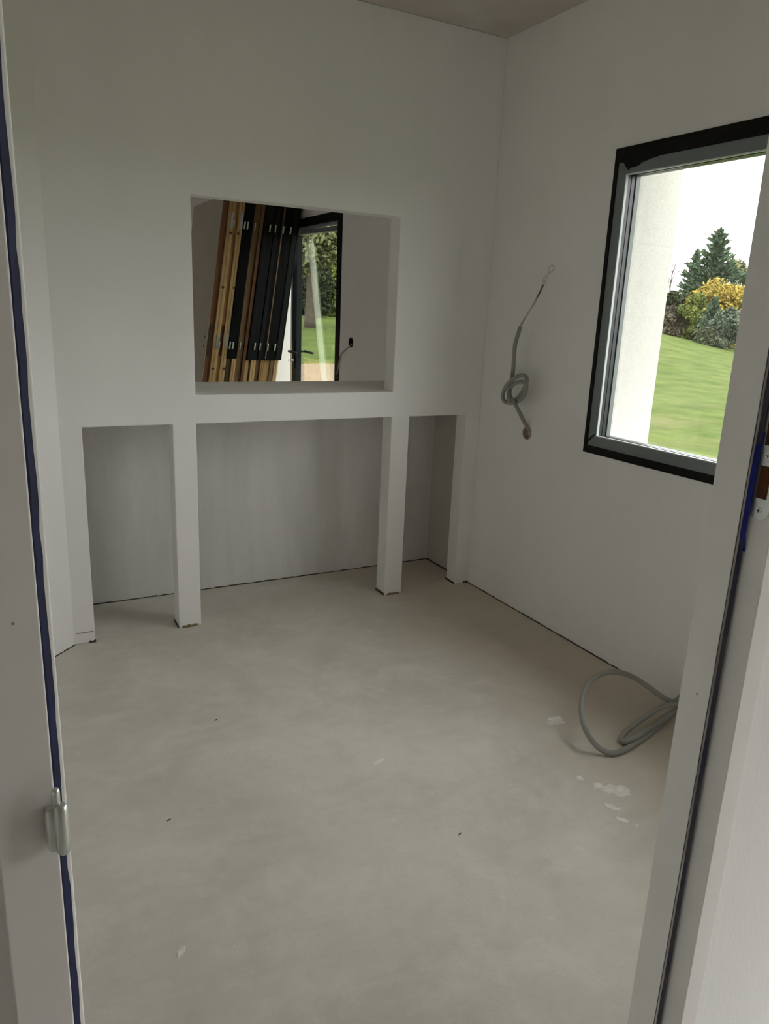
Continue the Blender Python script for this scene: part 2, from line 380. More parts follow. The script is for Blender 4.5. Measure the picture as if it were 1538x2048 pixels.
# scuffs on the jambs
MB().tube([(-.004+.012, YC-.0003, 1.272), (.008, YC+.0001, 1.272)], .0011, 10).build('scuff', MARK, door1)
p = at(1394, 1388, 0, XS1); MB().tube([(XS1-.0003, p.y, p.z), (XS1+.0002, p.y, p.z)], .0016, 10).build('scuff', MARK, door1)

# ------------------------------------------------------------------ main window
def ring(y0, y1, z0, z1, wy, wzb, wzt, x0, x1, B=None):
    """picture-frame ring: outer y0..y1, z0..z1; jambs wy wide, bottom wzb, top wzt"""
    B = B or MB(); o = [(y0, z0), (y1, z0), (y1, z1), (y0, z1)]; i = [(y0+wy, z0+wzb), (y1-wy, z0+wzb), (y1-wy, z1-wzt), (y0+wy, z1-wzt)]
    for k in range(4):
        a, b, c, d = o[k], o[(k+1) % 4], i[(k+1) % 4], i[k]
        B.prism([(x0, *a), (x0, *b), (x0, *c), (x0, *d)], (x1-x0, 0, 0))
    return B
win = ring(W_Y0, W_Y1, W_Z0, W_Z1, .046, .047, .047, R-.001, R+.05).build('window_1', GREY, bevel=.0015)
structure(win, 'anthracite framed window in the right wall looking on to the lawn')
ring(W_Y0-.018, W_Y1+.018, W_Z0-.031, W_Z1+.055, .020, .033, .057, R-.006, R-.0005).build('window_casing', BLACK, win, bevel=.001)
yi0, yi1, zi0, zi1 = W_Y0+.046, W_Y1-.046, W_Z0+.047, W_Z1-.047
ring(yi0-.004, yi1+.004, zi0-.004, zi1+.004, .0085, .0085, .0085, R+.0005, R+.012).build('sky_glare_edge', PALE_FRAME, win)  # sky glare on the frame edge, put in as a pale ring
ring(yi0-.01, yi1+.01, zi0-.01, zi1+.01, .0105, .0105, .0105, R+.012, R+.034).build('window_rail', DARKGREY, win, bevel=.001)
ring(yi0-.01, yi1+.01, zi0-.01, zi1+.01, .0125, .0125, .0125, R+.034, R+.052).build('window_sash', DARKGREY, win, bevel=.001)
ring(yi0-.01, yi1+.01, zi0-.01, zi1+.01, .008, .008, .008, R+.052, R+.062).build('window_gasket', BLACK, win)
ring(yi0-.01, yi1+.01, zi0-.01, zi1+.01, .0115, .0115, .0115, R+.062, R+.085).build('outer_rail', PALE_FRAME if 0 else GREY, win, bevel=.001)
MB().box((R+.055, yi0-.008, zi0-.008), (R+.059, yi1+.008, zi1+.008)).build('window_pane', GLASS, win)
# remains of black film torn at the upper corner, and the open mitre at the lower corner
def film(name, pts, mt, x, th=.0012):
    return MB().prism([at(a, b, 0, x) for a, b in pts], (-th, 0, 0)).build(name, mt, win)
film('torn_film', [(1241, 310), (1262, 293), (1330, 276), (1329, 300), (1322, 304), (1319, 311.5), (1303, 317), (1283, 325), (1277.5, 331), (1260.5, 336), (1257, 341), (1250, 331), (1245.5, 319)], BLACK, R-.003)
film('open_mitre', [(1168, 893), (1168.5, 884.5), (1174, 880.5), (1187.5, 868.3), (1189.5, 869.8), (1172, 888.5)], BLACK, R-.0015)

# ------------------------------------------------------------------ glazed door of the next room
d2 = MB()
ring(D_Y0, D_Y1, -.05, D_Z1, .04, .052, .026, R-.001, R+.05, d2)
door2 = d2.build('door_2', GREY, bevel=.0015)
structure(door2, 'anthracite glazed garden door seen through the niche')
cs = MB()
cs.box((R-.007, D_Y0-.04, 0), (R+.001, D_Y0+.03, D_Z1+.055)); cs.box((R-.007, D_Y0+.03, D_Z1-.01), (R+.001, D_Y1+.02, D_Z1+.055))
cs.build('door_casing', BLACK, door2, bevel=.001)
# leaf standing a little ajar, hinged on the near side
leaf = empty('door_leaf', (R+.10, D_Y0+.02, .02)); leaf.rotation_euler = (0, 0, math.radians(6.0)); leaf.parent = door2
bpy.context.view_layer.update()
LW, LH = .86, 2.072
def lbox(name, a, b, mt, par, bev=.002):
    B = MB().box(a, b); o = B.build(name, mt, None, bevel=bev); o.parent = par; return o
lbox('door_stile', (-.03, LW-.078, 0), (.018, LW, LH), STILE, leaf)
lbox('door_stile', (-.03, 0, 0), (.018, .07, LH), GREY, leaf)
lbox('door_rail', (-.03, .07, LH-.035), (.018, LW-.078, LH), GREY, leaf)
lbox('door_rail', (-.03, .07, 0), (.018, LW-.078, .09), GREY, leaf)
lbox('door_pane', (.006, .065, .085), (.012, LW-.074, LH-.03), GLASSD, leaf, 0)
ped = lbox('handle_plate', (-.038, LW-.055, .97), (-.029, LW-.028, 1.20), BLACKPL, leaf)
hb = MB(); hb.tube([(-.036, LW-.042, 1.115), (-.085, LW-.042, 1.115)], .009, 12); hb.tube([(-.083, LW-.045, 1.116), (-.088, LW-.10, 1.113), (-.085, LW-.185, 1.108)], [.010, .009, .008], 12)
o = hb.build('door_handle', BLACKPL, None, smooth=True); o.parent = leaf
hb = MB(); hb.tube([(.016, LW-.042, 1.115), (.070, LW-.042, 1.115)], .009, 12); hb.tube([(.068, LW-.037, 1.116), (.073, LW-.09, 1.113), (.070, LW-.18, 1.108)], [.011, .011, .010], 12)
o = hb.build('door_handle', BLACKPL, None, smooth=True); o.parent = leaf
kb = MB(); kb.tube([(-.036, LW-.042, 1.04), (-.062, LW-.042, 1.04)], .011, 14); kb.box((-.085, LW-.044, 1.028), (-.060, LW-.040, 1.048))
o = kb.build('lock_cylinder', STEEL, None); o.parent = leaf
# fixed pale mullion and side light beyond the leaf
MB().box((R+.03, 6.16, .0), (R+.10, 6.235, D_Z1-.04)).build('door_mullion', PALE_FRAME, door2, bevel=.003)
MB().box((R+.055, 6.235, .05), (R+.06, D_Y1-.04, D_Z1-.04)).build('side_pane', GLASS, door2)

# ------------------------------------------------------------------ electrical boxes and conduits
def box_tube(hc, r, x0, x1, th, mt, name, par):
    B = MB(); seg = 32; vs = []
    for x, rad in ((x0, r), (x1, r), (x1, r-th), (x0, r-th)):
        for k in range(seg):
            a = 2*math.pi*k/seg; vs.append((x, hc.y+rad*math.cos(a), hc.z+rad*math.sin(a)))
    fs = [(j*seg+k, j*seg+(k+1) % seg, ((j+1) % 4)*seg+(k+1) % seg, ((j+1) % 4)*seg+k) for j in range(4) for k in range(seg)]
    return B.add(vs, fs).build(name, mt, par)
jb = empty('junction_box', (R, hole_c.y, hole_c.z))
tag(jb, 'round brown box sunk in the right wall with a grey conduit coming out', 'electrical box')
box_tube(hole_c, .0338, R-.002, R+.045, .005, BOXMAT, 'box_rim', jb)
MB().tube([(R+.018, hole_c.y+.001, hole_c.z), (R+.026, hole_c.y, hole_c.z)], .0285, 28).build('box_back', WIRE, jb)
jd = empty('junction_box', (R, hole_d.y, hole_d.z))
tag(jd, 'round black box in the wall beside the glazed door beyond the niche', 'electrical box')
box_tube(hole_d, .0358, R-.003, R+.045, .006, BLACKPL, 'box_rim', jd)
MB().tube([(R+.02, hole_d.y, hole_d.z), (R+.03, hole_d.y, hole_d.z)], .0295, 28).build('box_back', BLACKPL, jd)
bpy.context.view_layer.update()

z3 = lambda a, b, off: at(940+a/4.876, 500+b/4.876, 0, R-off)
kn = [(R+.03, hole_c.y-.004, hole_c.z+.012), z3(570, 1738, .0), z3(535, 1690, .03), z3(470, 1560, .07), z3(425, 1475, .085), z3(388, 1425, .075), z3(392, 1350, .07), z3(440, 1300, .085),
      z3(510, 1285, .10), z3(548, 1320, .105), z3(535, 1400, .09), z3(470, 1470, .065), z3(400, 1492, .05), z3(340, 1478, .055), z3(320, 1420, .075),
      z3(350, 1330, .10), z3(425, 1255, .105), z3(500, 1222, .09), z3(550, 1240, .07), z3(548, 1310, .055), z3(495, 1410, .055), z3(430, 1465, .075),
      z3(385, 1480, .10), z3(375, 1420, .095), z3(392, 1330, .06), z3(412, 1235, .06), z3(425, 1120, .075), z3(432, 1000, .08), z3(445, 900, .085), z3(492, 750, .09)]
cw = empty('electrical_conduit', (R, hole_c.y, hole_c.z))
tag(cw, 'grey conduit knotted once and hanging out of the right wall left of the window', 'conduit')
MB().tube(catmull(kn, 8), .0098, 12).build('conduit_sleeve', CONDUIT, cw, smooth=True)
w1 = [z3(488, 765, .09), z3(497, 720, .088), z3(560, 620, .08), z3(620, 520, .07), z3(660, 440, .06), z3(715, 340, .05), z3(745, 275, .045), z3(768, 235, .045), z3(805, 200, .045), z3(818, 170, .045), z3(800, 148, .045), z3(772, 175, .045), z3(770, 215, .045), z3(752, 262, .045)]
w2 = [z3(492, 760, .09), z3(522, 700, .088), z3(570, 610, .08), z3(628, 520, .068), z3(672, 425, .058), z3(700, 345, .05), z3(718, 285, .045), z3(735, 245, .045)]
w3 = [z3(486, 765, .09), z3(510, 715, .084), z3(565, 622, .076), z3(640, 505, .064), z3(690, 400, .054), z3(728, 320, .046), z3(745, 335, .03)]
for q, r_ in ((w1, .0022), (w2, .0021), (w3, .0021)):
    MB().tube(catmull(q, 6), r_, 8).build('wire', WIRE, cw, smooth=True)
MB().tube(catmull([z3(636, 500, .064), z3(668, 440, .059), z3(690, 395, .056), z3(716, 340, .05)], 5), [.0036]*16, 8).build('wire_tape', WIRED, cw, smooth=True)

fl = lambda a, b, h: at(a, b, 2, h)
end = Vector((R-.01, 1.795, .055))
c1 = [end+Vector((.03, 0, .02)), end, fl(1342, 1403, .075), fl(1300, 1376, .10), fl(1262, 1352, .125), fl(1225, 1343.5, .14), fl(1190, 1354, .135), fl(1169, 1382, .12), fl(1163, 1418, .105), fl(1168, 1450, .085),
      fl(1182, 1478, .05), fl(1203, 1499, .02), fl(1228, 1506, .011), fl(1260, 1494, .011), fl(1300, 1466, .011), fl(1334, 1438, .013), fl(1352, 1422, .04), fl(1357, 1410, .065), fl(1330, 1411, .075), fl(1295, 1431, .055), fl(1260, 1456, .035),
      fl(1243, 1474, .020), fl(1250, 1484, .013), fl(1280, 1470, .0255), fl(1320, 1442, .035), fl(1346, 1424, .05), end+Vector((.03, -.03, -.01))]
cf = empty('electrical_conduit', (end.x, end.y, 0)); tag(cf, 'grey conduit lying in a loop on the floor by the right door jamb', 'conduit')
bpy.context.view_layer.update()
MB().tube(catmull(c1, 8), .0103, 12).build('conduit_sleeve', CONDUIT, cf, smooth=True)
s = at(702, 690, 0, R-.01); e = at(681, 712, 0, R-.012)
cs2 = tag(MB().tube(catmull([(R+.025, hole_d.y, hole_d.z-.005), s, at(692, 699, 0, R-.02), e, (R-.009, e.y+.06, e.z-.14)], 6), .005, 8).build('electrical_cable', CONDUIT, smooth=True),
          'thin grey cable running from the black wall box behind the niche', 'cable')

# ------------------------------------------------------------------ stack of door sets leaning in the next room
YP = 5.90; ZT = 2.285
ang = math.radians(8.6)
e_top, e_bot = at(449, 391, 1, YP), at(405, 765, 1, YP)
lean = (e_top.x-e_bot.x)/(e_top.z-e_bot.z)
xl = e_bot.x - lean*e_bot.z                # left face carried down to the floor
e_rt, e_rb = at(600, 418, 1, YP), at(551, 763, 1, YP)
lean_r = (e_rt.x-e_rb.x)/(e_rt.z-e_rb.z); xr = e_rb.x - lean_r*e_rb.z
TH = (e_rb.x-e_bot.x)                      # thickness of the whole pack at sight line height
ZB = .10
def px_u(zx): return (zx-135)/(1355-135)   # crop column -> fraction across the pack
def slab(B, u0, u1, y0, y1, z0, z1):
    """upright slab between fractions u0..u1 across the leaning pack"""
    vs = []
    for z in (z0, z1):
        a = xl+lean*z+u0*TH; b = xl+lean*z+u1*TH
        vs += [(a, y0, z), (b, y0, z), (b, y1, z), (a, y1, z)]
    return B.add(vs, [(0,3,2,1),(4,5,6,7),(0,1,5,4),(1,2,6,5),(2,3,7,6),(3,0,4,7)])
DW = .86
zfilm = at(560, 721, 1, YP).z; zfilm2 = at(470, 717, 1, YP).z
zc_hi = at(540, 457, 1, YP).z; zc_lo = at(525, 693, 1, YP).z
# (leaf strip, leaf material, frame strip, frame material, film from.., label)
SETS = [
 ((135, 225), REDWOOD, (229, 330), PINE, None, 'leftmost leaning door set, red brown leaf edge beside a pale pine frame'),
 ((334, 384), PINE2, (388, 475), PINE, None, 'second leaning door set from the left, amber leaf and pale pine frame'),
 ((479, 560), BROWNW, (568, 640), PINE, (479, 640, zfilm2), 'third leaning door set from the left, short black wrap above pine ends'),
 ((644, 742), BROWNW, (748, 800), REDWOOD, None, 'dark brown unwrapped door set between the two black wrapped groups'),
 ((806, 870), PINE, (890, 974), PINE, (806, 974, zfilm), 'first black wrapped door set right of the dark brown one'),
 ((980, 1046), BROWNW, (1052, 1104), PINE2, (980, 1104, zfilm), 'middle one of the three right hand black wrapped door sets'),
 ((1112, 1284), PINE2, (1290, 1355), PINE, (1112, 1355, zfilm), 'rightmost leaning door set in black wrap beside the glazed door'),
]
for i, (ls, lm, fs_, fm, flm, lab) in enumerate(SETS):
    t = empty('door_set', (xl+px_u(ls[0])*TH, YP, ZB)); tag(t, lab, 'door', 'door sets leaning in the next room')
    B = slab(MB(), px_u(ls[0]), px_u(ls[1]), YP+.012, YP+DW, ZB, ZT-.01); lo = B.build('door_leaf', lm, t, bevel=.003)
    B = slab(MB(), px_u(fs_[0]), px_u(fs_[1]), YP, YP+.07, ZB, ZT); slab(B, px_u(fs_[0]), px_u(fs_[1]), YP+DW-.06, YP+DW+.01, ZB, ZT)
    slab(B, px_u(fs_[0]), px_u(fs_[1]), YP+.07, YP+DW-.06, ZT-.07, ZT)
    fo = B.build('door_frame', fm, t, bevel=.003)
    # rebate groove of the frame, slot of the lock on the leaf edge, knots
    mid = (fs_[0]+fs_[1])/2
    slab(MB(), px_u(mid-5), px_u(mid+5), YP-.001, YP+.004, ZB, ZT).build('frame_groove', PINE2 if fm is PINE else BROWNW, fo)
    if i == 0:
        slab(MB(), px_u(ls[0])-.012, px_u(ls[0])-.001, YP+.005, YP+DW, ZB, ZT).build('door_skin', LEAFFACE, lo, bevel=.002)
        for (hx_, hz_) in ((405.2, 673.5), (402.8, 692)):
            q = at(hx_, hz_, 1, YP+.06); x = xl+lean*q.z-.012*TH
            MB().tube([(x-.002, q.y, q.z), (x+.002, q.y, q.z)], .011, 14).build('handle_hole', GAP, lo)
    for (a, z0p, z1p, on) in ((258, 712, 650, 0), (432, 712, 650, 1)):
        if on == i:
            za, zb = at(410, z0p, 1, YP).z, at(410, z1p, 1, YP).z
            slab(MB(), px_u(ls[0])+.012, px_u(ls[0])+.045, YP+.008, YP+.02, za, zb).build('lock_slot', RECESSWOOD if i else GAP, lo)
    if i == 2:
        slab(MB(), px_u(490), px_u(530), YP+.008, YP+.02, at(450, 763, 1, YP).z-.1, at(450, 721, 1, YP).z).build('lock_slot', GAP, lo)
    if flm:
        B = slab(MB(), px_u(flm[0]-2), px_u(flm[1]+(3 if i == 6 else -1)), YP-.006, YP+DW-.11 if i == 6 else YP+DW-.02, flm[2], ZT+.005)
        fi = B.build('wrap', FILM if i != 4 else FILMG, t, bevel=.004)
        if i == 6:
            slab(MB(), .985, 1.036, YP-.005, YP+.03, flm[2], ZT+.005).build('wrap_flap', FILM, fi, bevel=.003)
            slab(MB(), px_u(1224), px_u(1284), YP+.004, YP+.02, ZB, flm[2]-.001).build('lock_slot', BROWNW, lo)
        if i in (4, 5):
            slab(MB(), px_u(flm[0]+6), px_u(flm[0]+62), YP-.010, YP-.004, flm[2]+.004, ZT).build('wrap_fold', FILMG, fi, bevel=.002)
        if i == 6:
            slab(MB(), px_u(1106), px_u(1128), YP-.009, YP-.004, flm[2]+.01, ZT).build('wrap_fold', BROWNW, fi, bevel=.002)
            slab(MB(), px_u(1290), px_u(1357), YP-.011, YP-.004, flm[2]+.004, ZT).build('wrap_fold', FILMG, fi, bevel=.002)
    # metal transport clips bridging leaf and frame
    clips = {0: [(320, 333)], 2: [(487, 507), (534, 556)], 3: [(655, 672)], 4: [(898, 920)], 5: [(988, 1008)], 6: [(1120, 1142), (1242, 1266)]}.get(i, [])
    for a, b in clips:
        for zc_, hh in ((zc_lo, .055), (zc_hi, .055)):
            zz = zc_ - (a-900)/1538*.02
            slab(MB(), px_u(a-(zz-.89)*0), px_u(b), YP-.016, YP-.002, zz-hh/2, zz+hh/2).build('clip', ZINC if i in (3, 5) else STEEL, t, bevel=.002)
    if i in (0, 1):
        for zz in (zc_lo+.03, zc_hi+.03):
            slab(MB(), px_u(fs_[1]-54), px_u(fs_[1]-4), YP-.003, YP+.004, zz-.05, zz+.06).build('hinge_plate', ZINC, fo)
    if i < 2:
        for zz in (1.0, 1.62, 2.02):
            u = px_u(fs_[0]+30+20*((i*7+int(zz*10)) % 3)); x = xl+lean*zz+u*TH
            MB().tube([(x, YP-.0015, zz), (x, YP+.002, zz)], .011, 12).build('knot', KNOT, fo)
# the right side of the pack: white primed stiles round the dark wrap
ws = slab(MB(), 1.002, 1.03, YP+DW-.15, YP+DW+.01, ZB, ZT)
bpy.context.view_layer.update()
lastset = t
ws.build('white_stile', WHITESKIN, lastset, bevel=.002)
slab(slab(MB(), 1.004, 1.03, YP+.032, YP+.12, ZB, ZT), 1.004, 1.03, YP+.12, YP+DW-.15, 1.86, ZT).build('white_rail', WHITESKIN, lastset, bevel=.002)
for k, yy in enumerate((YP+.12, YP+.66)):
    b = MB().box((xl-.05, yy, 0), (xl+TH+.12, yy+.07, ZB)).build('batten', PINE, bevel=.003)
    tag(b, ('near' if k == 0 else 'far')+' timber batten on the floor under the leaning door sets', 'batten')

# ------------------------------------------------------------------ dried plaster and crumbs on the screed
def splat(c, rx, ry, rot, label, seed):
    rr = random.Random(seed); n = 22; pts = []
    for k in range(n):
        a = 2*math.pi*k/n; q = .7+.45*rr.random()
        x, y = rx*q*math.cos(a), ry*q*math.sin(a)
        pts.append((c[0]+x*math.cos(rot)-y*math.sin(rot), c[1]+x*math.sin(rot)+y*math.cos(rot)))
    B = MB(); vs = [(x, y, 0) for x, y in pts]+[(c[0]+(x-c[0])*.8, c[1]+(y-c[1])*.8, .0022) for x, y in pts]
    B.add(vs, [tuple(range(n, 2*n))]+[(k, (k+1) % n, n+(k+1) % n, n+k) for k in range(n)])
    return tag(B.build('plaster_splash', SPLAT), label, 'plaster stain', 'dried plaster splashes on the floor')
splat(fl(1112, 1441, 0), .042, .028, .2, 'oval dried plaster splash on the floor just left of the looped conduit', 1)
splat(fl(1160, 1557, 0), .017, .012, .5, 'small plaster dot on the floor left of the large pale splash', 2)
splat(fl(1234, 1580, 0), .050, .034, -.6, 'largest pale plaster splash on the floor below the looped conduit', 3)
splat(fl(1224, 1615, 0), .034, .014, -1.0, 'narrow plaster streak trailing below the largest splash', 4)
splat(fl(1243, 1640, 0), .022, .011, -.9, 'small plaster fleck at the end of the streak', 5)
splat(fl(362, 1904, 0), .018, .009, .9, 'tiny plaster fleck near the left end of the doorway', 6)
splat(fl(756, 1524, 0), .034, .010, .3, 'thin plaster smear in the middle of the floor', 8)
splat(fl(1195, 1572, 0), .022, .016, .4, 'faint plaster fleck touching the left side of the largest splash', 10)
splat(fl(1273, 1652, 0), .008, .005, .3, 'tiny plaster dot nearest the right door jamb', 9)
for k, (a, b, lab) in enumerate(((338, 1640, 'dark crumb on the floor towards the left door jamb'), (432, 1440, 'dark crumb on the floor in front of the second post'),
                  (920, 1668, 'dark crumb in the middle of the floor'))):
    c = fl(a, b, .0015)
    B = MB(); B.tube([c+Vector((-.006, -.002, 0)), c+Vector((.001, .001, .001)), c+Vector((.006, .003, 0))], [.0012, .0022, .0010], 7)
    tag(B.build('crumb', SPECK), lab, 'debris', 'crumbs on the floor')

# ------------------------------------------------------------------ outside: lawn and trees
def gz(x, y):
    d = math.hypot(x, y); b = math.degrees(math.atan2(x, y))
    g = 1.15 if b <= 47.5 else max(-.05, 1.15-(b-47.5)*.145)
    t = min(1.0, max(0.0, (d-11)/35)); return -.2+g*t*t*(3-2*t)*(1 if d < 46 else 1)
def lawn_mat():
    M = bpy.data.materials.new('mown_grass'); M.use_nodes = True
    n = M.node_tree.nodes; l = M.node_tree.links; b = n['Principled BSDF']; b.inputs['Roughness'].default_value = .95; b.inputs['Specular IOR Level'].default_value = .05
    t = n.new('ShaderNodeTexCoord')
    def noise(s, d=6, r=.6):
        a = n.new('ShaderNodeTexNoise'); a.inputs['Scale'].default_value = s; a.inputs['Detail'].default_value = d; a.inputs['Roughness'].default_value = r
        l.new(t.outputs['Object'], a.inputs[0]); return a
    def ramp(src, p0, c0, p1, c1):
        a = n.new('ShaderNodeValToRGB'); l.new(src, a.inputs[0]); e = a.color_ramp.elements
        e[0].position, e[0].color, e[1].position, e[1].color = p0, tuple(c0)+(1,), p1, tuple(c1)+(1,); return a
    g = ramp(noise(1.1, 9, .75).outputs[0], .35, (.036, .056, .012), .66, (.080, .100, .026))
    tan = ramp(noise(.35, 8, .7).outputs[0], .52, (0, 0, 0), .68, (.8, .8, .8))
    mx = n.new('ShaderNodeMix'); mx.data_type = 'RGBA'; l.new(g.outputs[0], mx.inputs[6]); mx.inputs[7].default_value = (.098, .090, .044, 1)
    # worn, drier grass close to the house
    sp = n.new('ShaderNodeVectorMath'); sp.operation = 'LENGTH'; l.new(t.outputs['Object'], sp.inputs[0])
    nr = n.new('ShaderNodeMapRange'); nr.inputs[1].default_value = 13; nr.inputs[2].default_value = 20; nr.inputs[3].default_value = 1; nr.inputs[4].default_value = .15
    l.new(sp.outputs['Value'], nr.inputs[0])
    mu = n.new('ShaderNodeMath'); mu.operation = 'MULTIPLY'; l.new(tan.outputs[0], mu.inputs[0]); l.new(nr.outputs[0], mu.inputs[1]); l.new(mu.outputs[0], mx.inputs[0])
    l.new(mx.outputs[2], b.inputs['Base Color'])
    bp = n.new('ShaderNodeBump'); bp.inputs['Strength'].default_value = .5; bp.inputs['Distance'].default_value = .05
    l.new(noise(14, 6).outputs[0], bp.inputs['Height']); l.new(bp.outputs[0], b.inputs['Normal'])
    return M
LAWN = lawn_mat()
vs, fs = [], []
rs = [0.0]+[2.0*1.115**k for k in range(1, 42)]; nb = 121
B = MB(); rings = []
xs = np.concatenate([np.arange(RO, 12, 1.2), np.arange(12, 60, 3.0), np.arange(60, 190, 12)])
ys = np.concatenate([np.arange(-60, 0, 8), np.arange(0, 70, 2.5), np.arange(70, 200, 12)])
for y in ys:
    for x in xs: vs.append((float(x), float(y), gz(float(x), float(y))))
nx = len(xs)
for j in range(len(ys)-1):
    for i in range(nx-1): fs.append((j*nx+i, j*nx+i+1, (j+1)*nx+i+1, (j+1)*nx+i))
lawn = MB().add(vs, fs).build('ground', LAWN, smooth=True); structure(lawn, 'green lawn outside the house')
MULCH = mat('bark_mulch', (.17, .12, .085), .95, col2=(.085, .06, .045), scale=9, bump=.8, bscale=14)
def blob(cx, cy, rx, ry, name, mt, lift):
    n = 40; m_ = 8; vs = [(cx, cy, gz(cx, cy)+lift)]; fs = []
    for j in range(1, m_+1):
        for k in range(n):
            a = 2*math.pi*k/n; q = j/m_*(1+.06*math.sin(3*a)+.04*math.sin(7*a+1)); x, y = cx+rx*q*math.cos(a), cy+ry*q*math.sin(a)
            vs.append((x, y, gz(x, y)+lift*(1 if j < m_ else -.3)))
    for k in range(n): fs.append((0, 1+k, 1+(k+1) % n))
    for j in range(m_-1):
        for k in range(n): fs.append((1+j*n+k, 1+j*n+(k+1) % n, 1+(j+1)*n+(k+1) % n, 1+(j+1)*n+k))
    return MB().add(vs, fs).build(name, mt, smooth=True)
structure(blob(7.0, 14.4, 3.2, 5.4, 'mulch_bed', MULCH, .03), 'brown bark mulch in front of the garden door')

def leafmat(name, a, b, sc=.9):
    M = mat(name, a, .9, col2=b, scale=sc, spec=.05, detail=8); return M
LM = {'conifer': leafmat('dark_conifer', (.095, .128, .080), (.050, .075, .048)),
      'blue': leafmat('blue_conifer', (.115, .135, .092), (.050, .068, .048)),
      'yellow': leafmat('autumn_yellow', (.36, .265, .058), (.19, .155, .038)),
      'green': leafmat('mid_green', (.125, .145, .040), (.065, .082, .028)),
      'olive': leafmat('pale_olive', (.20, .20, .10), (.11, .115, .06)),
      'dark': leafmat('dark_hedge', (.070, .082, .046), (.034, .042, .026)),
      'brown': leafmat('brown_undergrowth', (.120, .100, .068), (.055, .050, .036))}
BARK = mat('bark', (.085, .065, .05), .95, var=.4, scale=6, bump=.5, bscale=20)

def cards(centers, size, dirs=None, elong=1.6):
    """one small two-triangle leaf spray per centre, freely turned"""
    n = len(centers); a = rng.normal(size=(n, 3)); a /= np.linalg.norm(a, axis=1)[:, None]
    if dirs is not None:
        a = a*.45+dirs; a /= np.linalg.norm(a, axis=1)[:, None]
    b = np.cross(a, rng.normal(size=(n, 3))); b /= np.linalg.norm(b, axis=1)[:, None]
    s = size*(.6+.8*rng.random(n))[:, None]; a = a*s*elong; b = b*s
    v = np.stack([centers-a, centers-b*.8, centers+a, centers+b*.8], 1).reshape(-1, 3)
    return v.tolist(), [(4*i, 4*i+1, 4*i+2, 4*i+3) for i in range(n)]

def broad(px, base_y, top_y, wpx, dist, key, label, n=3200, size=.13, trunk=.16, low=.0, seed=0, lobes=16, name='tree', group=None):
    """leafy tree standing at distance dist where the photograph shows column px, crown between top_y and base_y"""
    d = fwd + rt*((px-769)/FPX) - up*(((base_y+top_y)/2-1024)/FPX); b = Vector((d.x, d.y)).normalized(); hd_ = dist
    x, y = b.x*hd_, b.y*hd_; z = gz(x, y)
    dt = fwd + rt*((px-769)/FPX) - up*((top_y-1024)/FPX); H = EYE.z + dt.z/math.hypot(dt.x, dt.y)*hd_ - z
    ctr = d.length; Wm = wpx/FPX*hd_*(d.length/ math.hypot(d.x, d.y))
    return broad_at(x, y, H, Wm, key, label, n, size, trunk, low, seed, lobes, name, group)
def broad_at(x, y, H, Wm, key, label, n=3200, size=.13, trunk=.16, low=0., seed=0, lobes=16, name='tree', group=None):
    z = gz(x, y); rr = np.random.default_rng(seed+11)
    t = empty(name, (x, y, z)); tag(t, label, 'tree' if name != 'shrub' else 'shrub', group)
    lo = H*low
    cs_, rad = [], []
    for k in range(lobes):
        h = lo+(H-lo)*(.08+.74*((k+.5)/lobes)); f_ = math.sin(math.pi*min(1, max(.12, (h-lo)/(H-lo)*.82+.14)))
        a = rr.uniform(0, 2*math.pi); q = Wm*.5*f_*rr.uniform(.25, .8)
        cs_.append((x+q*math.cos(a), y+q*math.sin(a), z+h)); rad.append(Wm*.24*rr.uniform(.7, 1.25))
    idx = rr.integers(0, lobes, n); c = np.array(cs_)[idx]; r_ = np.array(rad)[idx][:, None]
    u = rr.normal(size=(n, 3)); u /= np.linalg.norm(u, axis=1)[:, None]
    c = c+u*r_*(rr.random((n, 1))**.4)*np.array([1, 1, .85]); c[:, 2] = np.clip(c[:, 2], z+.05, z+H)
    v, f = cards(c, size); MB().add(v, f).build('foliage', LM[key], t)
    Bt = MB(); Bt.tube(catmull([(x, y, z-.1), (x+.05, y, z+H*.3), (x-.05, y+.05, z+H*.6), (x, y, z+H*.85)], 5), [trunk*(1-.055*i) for i in range(16)], 8)
    for k in range(6):
        q = Vector(cs_[int(rr.integers(lobes//3, lobes))]); s_ = Vector((x, y, z+max(.2, (q.z-z)*.6)))
        Bt.tube([s_, (s_+q)/2+Vector((0, 0, .1)), q], [trunk*.4, trunk*.25, trunk*.1], 6)
    Bt.build('trunk', BARK, t, smooth=True)
    return t
